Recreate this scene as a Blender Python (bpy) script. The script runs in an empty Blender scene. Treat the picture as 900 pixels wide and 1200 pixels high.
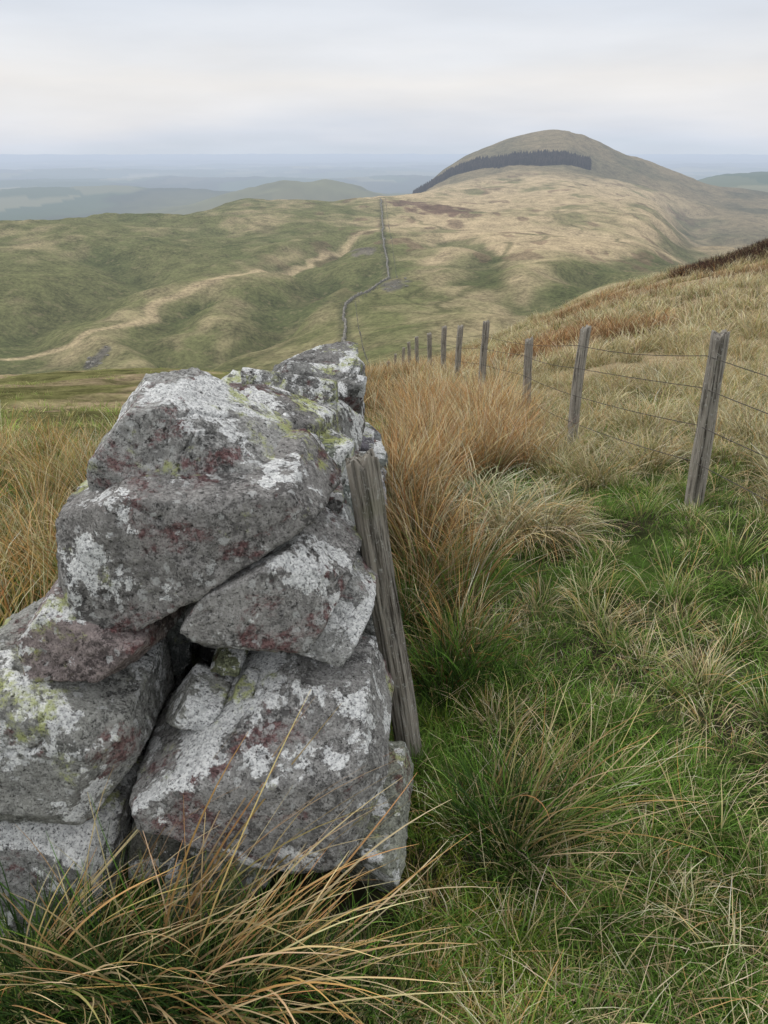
import bpy, bmesh, math
import numpy as np
from mathutils import Vector

rng = np.random.default_rng(11)
EYE = 1.6

# ------------------------------------------------------------------ noise
def _h(ix, iy, iz, seed):
    h = (ix * 73856093) ^ (iy * 19349663) ^ (iz * 83492791) ^ (seed * 2654435761)
    h &= 0xffffffff
    h = ((h ^ (h >> 13)) * 1274126177) & 0xffffffff
    h ^= h >> 16
    h = (h * 668265263) & 0xffffffff
    h ^= h >> 15
    return (h & 0xffff) / 32767.5 - 1.0

def vn2(x, y, seed=0):
    x = np.asarray(x, float); y = np.asarray(y, float)
    xi = np.floor(x).astype(np.int64); yi = np.floor(y).astype(np.int64)
    u = x - xi; v = y - yi
    u = u*u*u*(u*(u*6-15)+10); v = v*v*v*(v*(v*6-15)+10)
    z = np.zeros_like(xi)
    a = _h(xi, yi, z, seed); b = _h(xi+1, yi, z, seed)
    c = _h(xi, yi+1, z, seed); d = _h(xi+1, yi+1, z, seed)
    return (a*(1-u)+b*u)*(1-v) + (c*(1-u)+d*u)*v

def fbm2(x, y, o=4, seed=0):
    s = 0; am = 1; t = 0
    c, sn = math.cos(.6), math.sin(.6)
    for i in range(o):
        s = s + am*vn2(x, y, seed+i*17); t += am; am *= .5
        x, y = (x*c - y*sn)*2.03+7.1, (x*sn + y*c)*2.03+3.3
    return s/t*1.4

def vn3(p, seed=0):
    pi = np.floor(p).astype(np.int64); f = p-pi
    f = f*f*f*(f*(f*6-15)+10)
    x, y, z = pi[:, 0], pi[:, 1], pi[:, 2]; u, v, w = f[:, 0], f[:, 1], f[:, 2]
    r = 0
    for dz in (0, 1):
        a = _h(x, y, z+dz, seed); b = _h(x+1, y, z+dz, seed)
        c = _h(x, y+1, z+dz, seed); d = _h(x+1, y+1, z+dz, seed)
        q = (a*(1-u)+b*u)*(1-v)+(c*(1-u)+d*u)*v
        r = r + q*(w if dz else 1-w)
    return r

def fbm3(p, o=4, seed=0):
    s = 0; am = 1; t = 0
    for i in range(o):
        s = s+am*vn3(p, seed+i*13); t += am; am *= .5
        p = np.stack([p[:, 0]*1.6+p[:, 1]*1.2, -p[:, 0]*1.2+p[:, 1]*1.6, p[:, 2]*2.03], 1)+5.3
    return s/t*1.4

def sst(x, a, b):
    t = np.clip((x-a)/(b-a), 0, 1)
    return t*t*(3-2*t)

def pchip(x, y, xq):
    x = np.asarray(x, float); y = np.asarray(y, float)
    h = np.diff(x); hh = h.reshape((-1,)+(1,)*(y.ndim-1))
    d = np.diff(y, axis=0)/hh
    m = np.zeros_like(y); m[0] = d[0]; m[-1] = d[-1]
    pr = d[:-1]*d[1:]
    with np.errstate(divide='ignore', invalid='ignore'):
        hm = 2*d[:-1]*d[1:]/(d[:-1]+d[1:])
    m[1:-1] = np.where(pr > 0, hm, 0)
    i = np.clip(np.searchsorted(x, xq)-1, 0, len(x)-2)
    t = (np.clip(xq, x[0], x[-1])-x[i])/h[i]
    sh = (-1,)+(1,)*(y.ndim-1)
    t = t.reshape(sh); H = h[i].reshape(sh)
    return ((2*t**3-3*t**2+1)*y[i]+(t**3-2*t**2+t)*H*m[i]+(-2*t**3+3*t**2)*y[i+1]+(t**3-t**2)*H*m[i+1])

def seg_dist(x, y, pts):
    d = np.full(np.shape(x), 1e9)
    for (x0, y0), (x1, y1) in zip(pts[:-1], pts[1:]):
        dx, dy = x1-x0, y1-y0
        t = np.clip(((x-x0)*dx+(y-y0)*dy)/(dx*dx+dy*dy), 0, 1)
        d = np.minimum(d, np.hypot(x-x0-t*dx, y-y0-t*dy))
    return d

# ------------------------------------------------------------------ terrain heights (relative to eye level)
YK = [.3, 2, 4, 6, 10, 15, 20, 30, 45, 65, 100, 150, 220, 300, 400, 500, 650, 800, 1000, 1300, 1700, 2100, 2600, 3500, 6000, 50000]
AC = [-.5, -.3, -.15, 0, .1, .2, .3, .4, .5]
T = [
 [-1.6,-1.75,-2.05,-2.45,-3.4,-4.7,-5.9,-8.5,-12.4,-17.8,-32,-50,-67,-74,-71,-62,-55,-75,-110,-150,-190,-215,-230,-250,-265,-300],
 [-1.6,-1.75,-2.05,-2.45,-3.4,-4.7,-5.9,-8.4,-12.0,-17.3,-31,-48,-65,-75,-74,-67,-56,-58,-90,-130,-180,-210,-230,-250,-265,-300],
 [-1.6,-1.75,-2.05,-2.45,-3.4,-4.7,-5.9,-8.6,-12.5,-18,-31,-47,-62,-71,-73,-70,-66,-60,-58,-90,-150,-190,-220,-245,-265,-300],
 [-1.6,-1.75,-2.0,-2.4,-3.2,-4.25,-5.5,-8.3,-13,-19.5,-31,-43,-55,-62,-65,-65,-64,-63,-60,-66,-110,-150,-210,-240,-260,-300],
 [-1.6,-1.75,-2.0,-2.37,-3.15,-4.2,-5.3,-7.6,-11,-15.6,-27,-38,-50,-57,-61,-62,-62,-62,-61,-60,-57,-14,-110,-220,-260,-300],
 [-1.6,-1.75,-2.0,-2.35,-3.0,-3.8,-4.6,-6.2,-8.9,-13.5,-24,-33,-43,-50,-56,-59,-60,-60,-58,-53,-38,40,-60,-220,-260,-300],
 [-1.6,-1.73,-1.95,-2.2,-2.75,-3.35,-3.95,-5.1,-7.2,-12,-24,-33,-41,-46,-54,-59,-61,-62,-63,-67,-64,-22,-110,-200,-260,-300],
 [-1.6,-1.72,-1.93,-2.1,-2.6,-3.1,-3.5,-4.4,-6.0,-10.5,-22,-35,-43,-50,-60,-67,-73,-80,-100,-112,-105,-84,-130,-115,-260,-300],
 [-1.6,-1.72,-1.9,-2.05,-2.5,-2.9,-3.1,-3.7,-4.4,-8.5,-20,-36,-55,-70,-85,-95,-105,-112,-120,-125,-118,-112,-130,-90,-260,-300]]
TZ = np.array(T, float).T
NL, NA = 900, 160
lq = np.linspace(math.log(.3), math.log(50000), NL)
G = pchip(np.log(YK), TZ, lq)
G = pchip(AC, G.T, np.linspace(-.5, .5, NA)).T

GULLIES = [([(-110, 200), (-88, 290), (-55, 360), (-42, 430), (-48, 540), (-30, 640)], 20, 11),
           ([(-150, 300), (-175, 400), (-160, 480), (-190, 560)], 26, 11),
           ([(-88, 290), (-112, 370), (-100, 420)], 13, 6),
           ([(50, 240), (64, 340), (104, 430), (150, 500), (230, 600)], 24, 9),
           ([(120, 330), (104, 430)], 15, 6),
           ([(-55, 360), (-20, 400), (-8, 480)], 12, 5),
           ([(64, 340), (45, 420), (60, 520), (50, 620)], 14, 5),
           ([(260, 620), (300, 800), (420, 1100), (560, 1500)], 45, 18)]

def H(x, y):
    x = np.asarray(x, float); y = np.asarray(y, float)
    R = np.hypot(x, y)+1e-6
    th = np.arctan2(x, y)
    tc = np.clip(th, -math.atan(.5), math.atan(.5))
    Yp = np.clip(R*np.cos(tc), .3, 49999)
    fi = np.clip((np.log(Yp)-lq[0])/(lq[-1]-lq[0])*(NL-1), 0, NL-1.001)
    fa = np.clip((np.tan(tc)+.5)*(NA-1), 0, NA-1.001)
    i = fi.astype(int); j = fa.astype(int); u = fi-i; v = fa-j
    z = (G[i, j]*(1-u)+G[i+1, j]*u)*(1-v)+(G[i, j+1]*(1-u)+G[i+1, j+1]*u)*v
    w = sst(np.abs(th), .9, 2.2)
    back = -1.6-.02*R-.00001*R**1.5
    back = np.maximum(back, -300)
    z = z*(1-w)+back*w
    z = z+.035*fbm2(x*1.3, y*1.3, 3, 1)*sst(R, .8, 2.5)
    if R.max() > 8:
        z = z+.16*fbm2(x*.35, y*.35, 3, 2)*sst(R, 8, 20)
    if R.max() > 90:
        z = z+1.8*fbm2(x/38, y/38, 3, 3)*sst(R, 90, 260)
        g = 1-np.abs(fbm2(x/170, y/170, 4, 4))
        z = z+9.0*(g-.72)*sst(R, 180, 420)
        wx = x+14*fbm2(x/60, y/60, 2, 91); wy = y+14*fbm2(x/60, y/60, 2, 92)
        for pth, wd, dep in GULLIES:
            d = seg_dist(wx, wy, pth)
            z = z-dep*np.exp(-(d/wd)**2)*sst(R, 150, 260)
        z = z+(50*fbm2(x/1500, y/1500, 5, 5)+12*fbm2(x/500, y/500, 3, 6))*sst(R, 2600, 5000)
        z = z+(128+30*fbm2(x/300, y/400, 3, 93))*np.exp(-(((x+330)/480)**2+((y-3500)/500)**2))
        z = z+50*np.exp(-(((x+1500)/900)**2+((y-4800)/500)**2))
    return z+EYE

def lerp(a, b, t):
    t = np.asarray(t)[..., None]
    return np.asarray(a)*(1-t)+np.asarray(b)*t

WALLPATH = [(-.6, 45), (-4, 120), (-11, 225), (-19, 370), (2, 440), (-1, 700), (-4, 1060)]
TRACK1 = [(-170, 330), (-140, 350), (-113, 425), (-82, 510), (-40, 620), (-7, 720), (60, 800)]
TRACK2 = [(20, 330), (60, 430), (90, 560), (180, 640), (260, 700)]
TRACK3 = [(-10, 900), (60, 700), (170, 620), (230, 500)]

def ground_color(x, y):
    R = np.hypot(x, y)
    a = np.clip(x/np.maximum(y, .3), -1, 1)
    green = np.array([.070, .112, .028]); olive = np.array([.140, .142, .060])
    tan = np.array([.42, .33, .20]); brown = np.array([.10, .06, .045]); soil = np.array([.045, .042, .025])
    n1 = fbm2(x*2.5, y*2.5, 5, 21); n2 = fbm2(x*.18, y*.18, 4, 22)
    near = lerp(soil*.9, green, sst(n1, -.6, .6))
    straw = sst(n2+.25*n1+sst(a, .02, .2)*.7-.15+sst(a, -.1, .1)*.1, -.1, .6)*sst(R, 5, 11)
    nr2 = lerp(np.array([.155, .15, .06]), tan*.75, straw)
    nr2 = lerp(nr2, nr2*.72, sst(fbm2(x*.6, y*.35, 4, 23), 0, .6))
    col = lerp(near, nr2, sst(R, 4, 9))
    m1 = fbm2(x/60, y/110, 5, 31); m2 = fbm2(x/14, y/22, 4, 32); m3 = fbm2(x/260, y/200, 3, 33)
    t = .05+.40*sst(a, -.06, .10)+.50*sst(a, -.06, .10)*sst(y, 330, 560)+.50*m1+.36*m2+.22*m3
    t = t+.28*sst(y, 680, 950)*sst(a, -.2, -.02)-.08*sst(a, -.1, -.35)
    t = t-.34*np.exp(-(((x-85)/42)**2+((y-470)/36)**2))-.30*np.exp(-(((x-150)/70)**2+((y-820)/60)**2))
    gl = np.zeros_like(x)
    wx = x+14*fbm2(x/60, y/60, 2, 91); wy = y+14*fbm2(x/60, y/60, 2, 92)
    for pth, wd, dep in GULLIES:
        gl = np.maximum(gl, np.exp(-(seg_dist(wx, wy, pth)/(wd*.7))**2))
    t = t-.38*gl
    spur = np.exp(-(seg_dist(wx, wy, TRACK1)/16)**2)
    t = t+.33*spur
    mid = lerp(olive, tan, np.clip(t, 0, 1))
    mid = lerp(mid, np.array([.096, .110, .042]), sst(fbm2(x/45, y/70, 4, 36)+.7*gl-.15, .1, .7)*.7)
    mid = mid*(1-.16*gl[:, None])  # gullies darkened in colour, standing in for weak relief shading
    # peat and erosion scars
    pe = sst(fbm2(x/22, y/40, 5, 171), .52, .62)*sst(y, 380, 520)*sst(a, -.25, 0)
    mid = lerp(mid, np.array([.15, .10, .065]), pe*.6)
    for sc_, sd, st in ((120, 141, .55), (75, 152, .4), (200, 163, .55)):
        nn = fbm2(x/sc_, y/(sc_*1.4), 3, sd)
        ln = np.exp(-(nn/.011)**2)*sst(fbm2(x/90, y/90, 2, sd+3), -.25, .1)
        mid = lerp(mid, olive*.5, ln*st)
    bh = lerp(np.array([.185, .150, .085]), np.array([.098, .092, .052]), sst(fbm2(x/120, y/150, 4, 37), -.4, .5))
    mid = lerp(mid, bh, sst(y+120*fbm2(x/90, y/90, 3, 95), 1450, 1800)*.85)
    rightv = sst(a, .33, .42)*sst(y, 700, 950)
    mid = lerp(mid, bh*.95, rightv*.8)
    for pth, w, c, s in ((TRACK1, 3.4, tan*1.12, .75), (TRACK2, 1.8, olive*.6, .65), (TRACK3, 2.2, olive*.65, .6)):
        d = seg_dist(x+6*fbm2(x/30, y/30, 2, 8), y+8*fbm2(x/40, y/40, 2, 9), pth)
        mid = lerp(mid, c, s*(1-sst(d, w*.4, w*1.6)))
    d = seg_dist(x, y, WALLPATH)
    mid = lerp(mid, np.array([.10, .10, .05]), .7*(1-sst(d, 1.5, 4)))
    for cx, cy, rx, ry, c in ((-123, 325, 4, 9, (.12, .11, .10)), (6, 405, 7, 16, (.11, .10, .09)), (-16, 560, 8, 14, (.15, .13, .11)),
                              (62, 905, 34, 50, (.12, .07, .05)), (30, 1000, 30, 50, (.13, .08, .06))):
        q = ((x-cx)/rx)**2+((y-cy)/ry)**2+1.1*fbm2(x/8, y/14, 4, 41)
        mid = lerp(mid, np.array(c), (1-sst(q, .4, 1.5))*.85)
    col = lerp(col, mid, sst(R, 60, 160))
    hth = sst(a, .36, .43)*sst(R, 30, 40)*(1-sst(R, 70, 90))*sst(fbm2(x/3, y/4, 3, 44), -.6, .1)
    col = lerp(col, brown*.6, hth*.85)
    cx = np.floor(x/330+.5*vn2(x/700, y/700, 5)); cy = np.floor(y/620+.5*vn2(x/600, y/600, 6))
    f = _h(cx.astype(np.int64), cy.astype(np.int64), np.zeros_like(cx, dtype=np.int64), 3)
    far = lerp(np.array([.055, .085, .038]), np.array([.20, .19, .10]), sst(f, -.1, 1.2))
    far = lerp(far, np.array([.030, .040, .026]), sst(fbm2(x/900, y/1600, 4, 50), .05, .28)*.75)
    hill = np.exp(-(((x+330)/700)**2+((y-3500)/900)**2))
    far = lerp(far, np.array([.13, .13, .06])*(1+.25*fbm2(x/90, y/90, 4, 97))[:, None], np.clip(hill*1.8, 0, 1))
    col = lerp(col, far, sst(R, 2500, 3400))
    return np.clip(col, .005, 1)

# ------------------------------------------------------------------ helpers
def new_obj(name, me, parent=None):
    o = bpy.data.objects.new(name, me)
    bpy.context.scene.collection.objects.link(o)
    if parent: o.parent = parent
    return o

def empty(name):
    o = bpy.data.objects.new(name, None)
    bpy.context.scene.collection.objects.link(o)
    return o

def mesh_np(name, V, F, C=None, smooth=True):
    V = np.ascontiguousarray(V, np.float32); F = np.ascontiguousarray(F, np.int32)
    me = bpy.data.meshes.new(name)
    me.vertices.add(len(V)); me.vertices.foreach_set("co", V.ravel())
    k = F.shape[1]
    me.loops.add(F.size); me.loops.foreach_set("vertex_index", F.ravel())
    me.polygons.add(len(F)); me.polygons.foreach_set("loop_start", np.arange(0, F.size, k, dtype=np.int32))
    if C is not None:
        at = me.color_attributes.new("Col", 'FLOAT_COLOR', 'POINT')
        c4 = np.ones((len(V), 4), np.float32); c4[:, :3] = C
        at.data.foreach_set("color", c4.ravel())
    me.update(calc_edges=True)
    me.polygons.foreach_set("use_smooth", np.full(len(F), smooth))
    return me

class NT:
    def __init__(s, name):
        s.m = bpy.data.materials.new(name); s.m.use_nodes = True
        s.n = s.m.node_tree.nodes; s.l = s.m.node_tree.links; s.n.clear()
        s.out = s.n.new('ShaderNodeOutputMaterial')
    def node(s, t, **k):
        x = s.n.new(t)
        for a, b in k.items(): setattr(x, a, b)
        return x
    def link(s, a, b): s.l.new(a, b)
    def noise(s, vec, scale, detail=5, rough=.55, dist=0):
        x = s.node('ShaderNodeTexNoise'); x.inputs['Scale'].default_value = scale
        x.inputs['Detail'].default_value = detail; x.inputs['Roughness'].default_value = rough
        x.inputs['Distortion'].default_value = dist
        if vec is not None: s.link(vec, x.inputs['Vector'])
        return x.outputs['Fac']
    def ramp(s, v, a, b, lo=0., hi=1.):
        x = s.node('ShaderNodeMapRange'); x.interpolation_type = 'SMOOTHSTEP'
        s.link(v, x.inputs['Value'])
        x.inputs['From Min'].default_value = a; x.inputs['From Max'].default_value = b
        x.inputs['To Min'].default_value = lo; x.inputs['To Max'].default_value = hi
        return x.outputs['Result']
    def math(s, op, a, b=None):
        x = s.node('ShaderNodeMath', operation=op)
        for i, v in enumerate((a, b)):
            if v is None: continue
            if isinstance(v, (int, float)): x.inputs[i].default_value = v
            else: s.link(v, x.inputs[i])
        return x.outputs[0]
    def mix(s, f, a, b, mode='MIX'):
        x = s.node('ShaderNodeMix', data_type='RGBA', blend_type=mode)
        for i, v in ((0, f), (6, a), (7, b)):
            if isinstance(v, (int, float)): x.inputs[i].default_value = v
            elif isinstance(v, tuple): x.inputs[i].default_value = (*v, 1)
            else: s.link(v, x.inputs[i])
        return x.outputs[2]
    def scale(s, vec, sc, loc=(0, 0, 0)):
        x = s.node('ShaderNodeMapping'); s.link(vec, x.inputs['Vector']); x.inputs['Scale'].default_value = sc
        x.inputs['Location'].default_value = loc
        return x.outputs[0]
    def bump(s, h, strength, dist):
        x = s.node('ShaderNodeBump'); x.inputs['Strength'].default_value = strength
        x.inputs['Distance'].default_value = dist; s.link(h, x.inputs['Height'])
        return x.outputs[0]
    def finish(s, col, normal=None, haze=False, transl=0):
        p = s.node('ShaderNodeBsdfDiffuse'); p.inputs['Roughness'].default_value = .4 if not transl else 0
        if isinstance(col, tuple): p.inputs['Color'].default_value = (*col, 1)
        else: s.link(col, p.inputs['Color'])
        if normal is not None: s.link(normal, p.inputs['Normal'])
        sh = p.outputs[0]
        if transl:
            t = s.node('ShaderNodeBsdfTranslucent'); s.link(col, t.inputs['Color'])
            mx = s.node('ShaderNodeMixShader'); mx.inputs[0].default_value = transl
            s.link(sh, mx.inputs[1]); s.link(t.outputs[0], mx.inputs[2]); sh = mx.outputs[0]
        if haze:   # painted haze: surface glow standing in for airlight, grows with distance from origin
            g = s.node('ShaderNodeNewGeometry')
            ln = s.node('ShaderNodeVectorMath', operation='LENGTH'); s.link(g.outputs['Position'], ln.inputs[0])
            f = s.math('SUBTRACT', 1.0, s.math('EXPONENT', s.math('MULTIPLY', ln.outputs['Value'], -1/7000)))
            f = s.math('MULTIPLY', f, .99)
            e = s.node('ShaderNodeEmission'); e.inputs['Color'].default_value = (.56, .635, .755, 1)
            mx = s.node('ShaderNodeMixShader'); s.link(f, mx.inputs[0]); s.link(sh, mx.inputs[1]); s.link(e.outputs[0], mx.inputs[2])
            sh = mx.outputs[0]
        s.link(sh, s.out.inputs['Surface'])
        return s.m

# ------------------------------------------------------------------ materials
def mat_terrain():
    t = NT("moorland")
    at = t.node('ShaderNodeAttribute', attribute_name="Col")
    g = t.node('ShaderNodeNewGeometry'); P = g.outputs['Position']
    n1 = t.noise(P, .07, 5, .6); n2 = t.noise(P, .5, 6, .7); n3 = t.noise(P, 7, 4, .7)
    v = t.math('ADD', t.ramp(n1, .3, .7, .74, 1.18), t.ramp(n2, .3, .7, -.36, .32))
    v = t.math('ADD', v, t.ramp(n3, .3, .7, -.25, .25))
    c = t.mix(1.0, at.outputs['Color'], v, 'MULTIPLY')
    n4 = t.noise(P, .2, 6, .65)
    c = t.mix(t.ramp(n4, .54, .70, 0, .32), c, (.34, .27, .16))
    ln = t.node('ShaderNodeVectorMath', operation='LENGTH'); t.link(P, ln.inputs[0])
    near = t.ramp(ln.outputs['Value'], 1800, 3200)
    c = t.mix(near, c, at.outputs['Color'])
    b = t.bump(t.math('ADD', n2, t.math('MULTIPLY', n3, .1)), .6, .7)
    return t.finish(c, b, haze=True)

def mat_blades(name, transl=.2):
    t = NT(name)
    at = t.node('ShaderNodeAttribute', attribute_name="Col")
    return t.finish(at.outputs['Color'], None, transl=transl)

def mat_stone():
    t = NT("lichen_stone")
    g = t.node('ShaderNodeTexCoord'); P = g.outputs['Object']
    at = t.node('ShaderNodeAttribute', attribute_name="Col")
    nA = t.noise(P, 6, 8, .7); nB = t.noise(P, 34, 6, .74); nC = t.noise(P, 190, 3, .75); nE = t.noise(P, 95, 4, .75)
    c = t.mix(t.ramp(nA, .40, .60), (.105, .104, .100), (.24, .238, .225))
    c = t.mix(t.ramp(nB, .46, .58, 0, .8), c, (.32, .318, .30))
    c = t.mix(t.ramp(nE, .50, .60, 0, .5), c, (.46, .46, .44))
    # maroon andesite where the lichen has flaked off
    nR = t.noise(t.scale(P, (1.1, 1.1, 1.5), (2.2, 0, .4)), 3.8, 7, .70, .5)
    red = t.math('MULTIPLY', t.ramp(nR, .550, .60), t.ramp(nB, .42, .58, 1, .15))
    c = t.mix(t.math('MULTIPLY', red, .8), c, t.mix(t.ramp(nE, .35, .65), (.085, .036, .038), (.21, .11, .105)))
    c = t.mix(1.0, c, at.outputs['Color'], 'MULTIPLY')
    # pale crust lichen in sharp-edged patches
    P1 = t.scale(P, (1, 1, 1), (3.1, 5.2, 1.7))
    geo = t.node('ShaderNodeNewGeometry'); sepn = t.node('ShaderNodeSeparateXYZ'); t.link(geo.outputs['Normal'], sepn.inputs[0])
    nW = t.noise(P1, 5.2, 9, .67, .3)
    w = t.math('ADD', nW, t.math('MULTIPLY', t.math('SUBTRACT', nB, .5), .26))
    w = t.math('ADD', w, t.math('MULTIPLY', sepn.outputs['Z'], .045))
    wm = t.ramp(w, .548, .560)
    c = t.mix(t.math('MULTIPLY', wm, .92), c, t.mix(t.ramp(nE, .38, .62), (.48, .485, .48), (.80, .80, .78)))
    vo = t.node('ShaderNodeTexVoronoi'); vo.inputs['Scale'].default_value = 34
    wob = t.node('ShaderNodeVectorMath', operation='ADD'); t.link(P, wob.inputs[0])
    ns = t.node('ShaderNodeTexNoise'); ns.inputs['Scale'].default_value = 50; ns.inputs['Detail'].default_value = 4; t.link(P, ns.inputs['Vector'])
    sc = t.node('ShaderNodeVectorMath', operation='SCALE'); t.link(ns.outputs['Color'], sc.inputs[0]); sc.inputs['Scale'].default_value = .04
    t.link(sc.outputs[0], wob.inputs[1]); t.link(wob.outputs[0], vo.inputs['Vector'])
    sep = t.node('ShaderNodeSeparateColor'); t.link(vo.outputs['Color'], sep.inputs[0])
    disc = t.math('MULTIPLY', t.ramp(vo.outputs['Distance'], .26, .36, 1, 0), t.ramp(sep.outputs[0], .66, .68))
    c = t.mix(t.math('MULTIPLY', disc, .6), c, (.52, .525, .51))
    # yellow-green map lichen
    nY = t.noise(t.scale(P, (1, 1, 1), (4.4, 1.2, 6.6)), 3.4, 8, .72, .2)
    ym = t.math('MULTIPLY', t.ramp(nY, .553, .62), t.ramp(nB, .42, .54))
    c = t.mix(t.math('MULTIPLY', ym, .78), c, (.38, .41, .14))
    # black pitting
    nD = t.noise(P, 70, 5, .78)
    c = t.mix(t.math('MULTIPLY', t.ramp(nD, .37, .43, 1, 0), .85), c, (.024, .023, .022))
    c = t.mix(t.math('MULTIPLY', t.ramp(nC, .38, .44, 1, 0), .6), c, (.035, .034, .033))
    h = t.math('ADD', t.math('MULTIPLY', nB, .7), t.math('MULTIPLY', nC, .4))
    h = t.math('ADD', h, t.math('MULTIPLY', nD, .5))
    b = t.bump(h, 1.0, .010)
    return t.finish(c, b)

def mat_wood():
    t = NT("weathered_wood")
    g = t.node('ShaderNodeTexCoord'); P = g.outputs['Object']
    n1 = t.noise(t.scale(P, (60, 60, 2.5)), 1.0, 6, .7); n2 = t.noise(P, 9, 5, .6); n3 = t.noise(t.scale(P, (170, 170, 7)), 1, 4, .6)
    c = t.mix(t.ramp(n1, .38, .54), (.045, .038, .030), (.31, .28, .235))
    c = t.mix(t.ramp(n3, .4, .65, 0, .6), c, (.43, .40, .35))
    c = t.mix(t.ramp(n2, .55, .7, 0, .4), c, (.19, .19, .12))
    c = t.mix(t.ramp(t.noise(P, 60, 4, .7), .58, .66, 0, .6), c, (.50, .50, .45))
    b = t.bump(t.math('ADD', n1, t.math('MULTIPLY', n3, .5)), 1, .014)
    return t.finish(c, b)

M_T = mat_terrain(); M_B = mat_blades("grass_blades"); M_S = mat_stone(); M_W = mat_wood()
t = NT("rusty_wire"); M_WIRE = t.finish((.10, .09, .08))
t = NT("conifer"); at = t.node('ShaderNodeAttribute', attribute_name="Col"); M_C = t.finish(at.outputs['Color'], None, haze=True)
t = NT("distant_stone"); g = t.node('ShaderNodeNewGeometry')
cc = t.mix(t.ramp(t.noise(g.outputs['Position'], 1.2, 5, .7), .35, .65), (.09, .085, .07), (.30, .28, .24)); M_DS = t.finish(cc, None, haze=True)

# ------------------------------------------------------------------ terrain mesh
fr = np.linspace(-.78, .78, 620)
bk = np.linspace(.78, 2*math.pi-.78, 110)[1:-1]
th = np.concatenate([fr, bk]); nth = len(th)
rr = np.concatenate([np.exp(np.linspace(math.log(.2), math.log(200), 330)), np.exp(np.linspace(math.log(200), math.log(2400), 420))[1:], np.exp(np.linspace(math.log(2400), math.log(50000), 140))[1:]]); nr = len(rr)
TH, RR = np.meshgrid(th, rr)
X = RR*np.sin(TH); Yy = RR*np.cos(TH)
Z = H(X, Yy)
V = np.stack([X.ravel(), Yy.ravel(), Z.ravel()], 1)
C = ground_color(X.ravel(), Yy.ravel())
i = np.arange(nr-1)[:, None]; j = np.arange(nth)[None, :]; j2 = (j+1) % nth
F = np.stack([i*nth+j, (i+1)*nth+j, (i+1)*nth+j2, i*nth+j2], -1).reshape(-1, 4)[:, ::-1]
me = mesh_np("terrain", V, F, C); me.materials.append(M_T)
new_obj("hill_terrain", me)

# ------------------------------------------------------------------ grass blades
class Blades:
    def __init__(s): s.V = []; s.F = []; s.C = []; s.n = 0
    def add(s, x, y, L, az, lean, droop, w, c0, c1, nseg=3, kink=0.5, embed=.01, pw=1.4):
        N = len(x)
        if N == 0: return
        z = H(x, y)-embed
        ss = np.linspace(0, 1, nseg+1)
        kk = rng.normal(0, kink, N)
        pts = np.zeros((N, nseg+1, 3)); pts[:, 0] = np.stack([x, y, z], 1)
        for k in range(1, nseg+1):
            sm = (ss[k]+ss[k-1])/2
            ph = lean+droop*sm**pw; aa = az+kk*sm
            d = np.stack([np.sin(ph)*np.cos(aa), np.sin(ph)*np.sin(aa), np.cos(ph)], 1)
            pts[:, k] = pts[:, k-1]+d*(L/nseg)[:, None]
        gz = H(pts[:, 1:, 0], pts[:, 1:, 1])+.004
        pts[:, 1:, 2] = np.maximum(pts[:, 1:, 2], gz)
        r = az+math.pi/2+rng.normal(0, .8, N)
        wv = np.stack([np.cos(r), np.sin(r), rng.normal(0, .2, N)], 1)
        prof = np.maximum((1-ss)**.55, .12)
        off = wv[:, None, :]*prof[None, :, None]*(w/2)[:, None, None]
        P = np.stack([pts-off, pts+off], 2)
        s.V.append(P.reshape(-1, 3).astype(np.float32))
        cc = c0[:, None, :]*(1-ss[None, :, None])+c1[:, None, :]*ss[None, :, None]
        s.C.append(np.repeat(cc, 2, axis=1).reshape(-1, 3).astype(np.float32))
        b = s.n+np.arange(N)[:, None]*(nseg+1)*2+np.arange(nseg)[None, :]*2
        s.F.append(np.stack([b, b+1, b+3, b+2], -1).reshape(-1, 4))
        s.n += N*(nseg+1)*2
    def build(s, name, mat=None):
        me = mesh_np(name, np.concatenate(s.V), np.concatenate(s.F), np.clip(np.concatenate(s.C), .004, .85))
        me.materials.append(mat or M_B)
        return new_obj(name, me)

def pal(N, cols, wts, jit=.2):
    cols = np.array(cols, float); k = rng.choice(len(cols), N, p=np.array(wts)/sum(wts))
    return cols[k]*(1+rng.normal(0, jit, (N, 1)))*(1+rng.normal(0, .05, (N, 3)))

STRAW = (.60, .47, .27); PALE = (.69, .62, .43); ORANGE = (.55, .32, .13); RUST = (.36, .17, .07)
GREEN = (.135, .26, .04); LGREEN = (.24, .37, .08); DGREEN = (.045, .085, .025); OLIVE = (.25, .26, .09)

def in_wall(x, y):
    return (x > -.97) & (x < .03) & (y > 1.22) & (y < 5.2)

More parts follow.
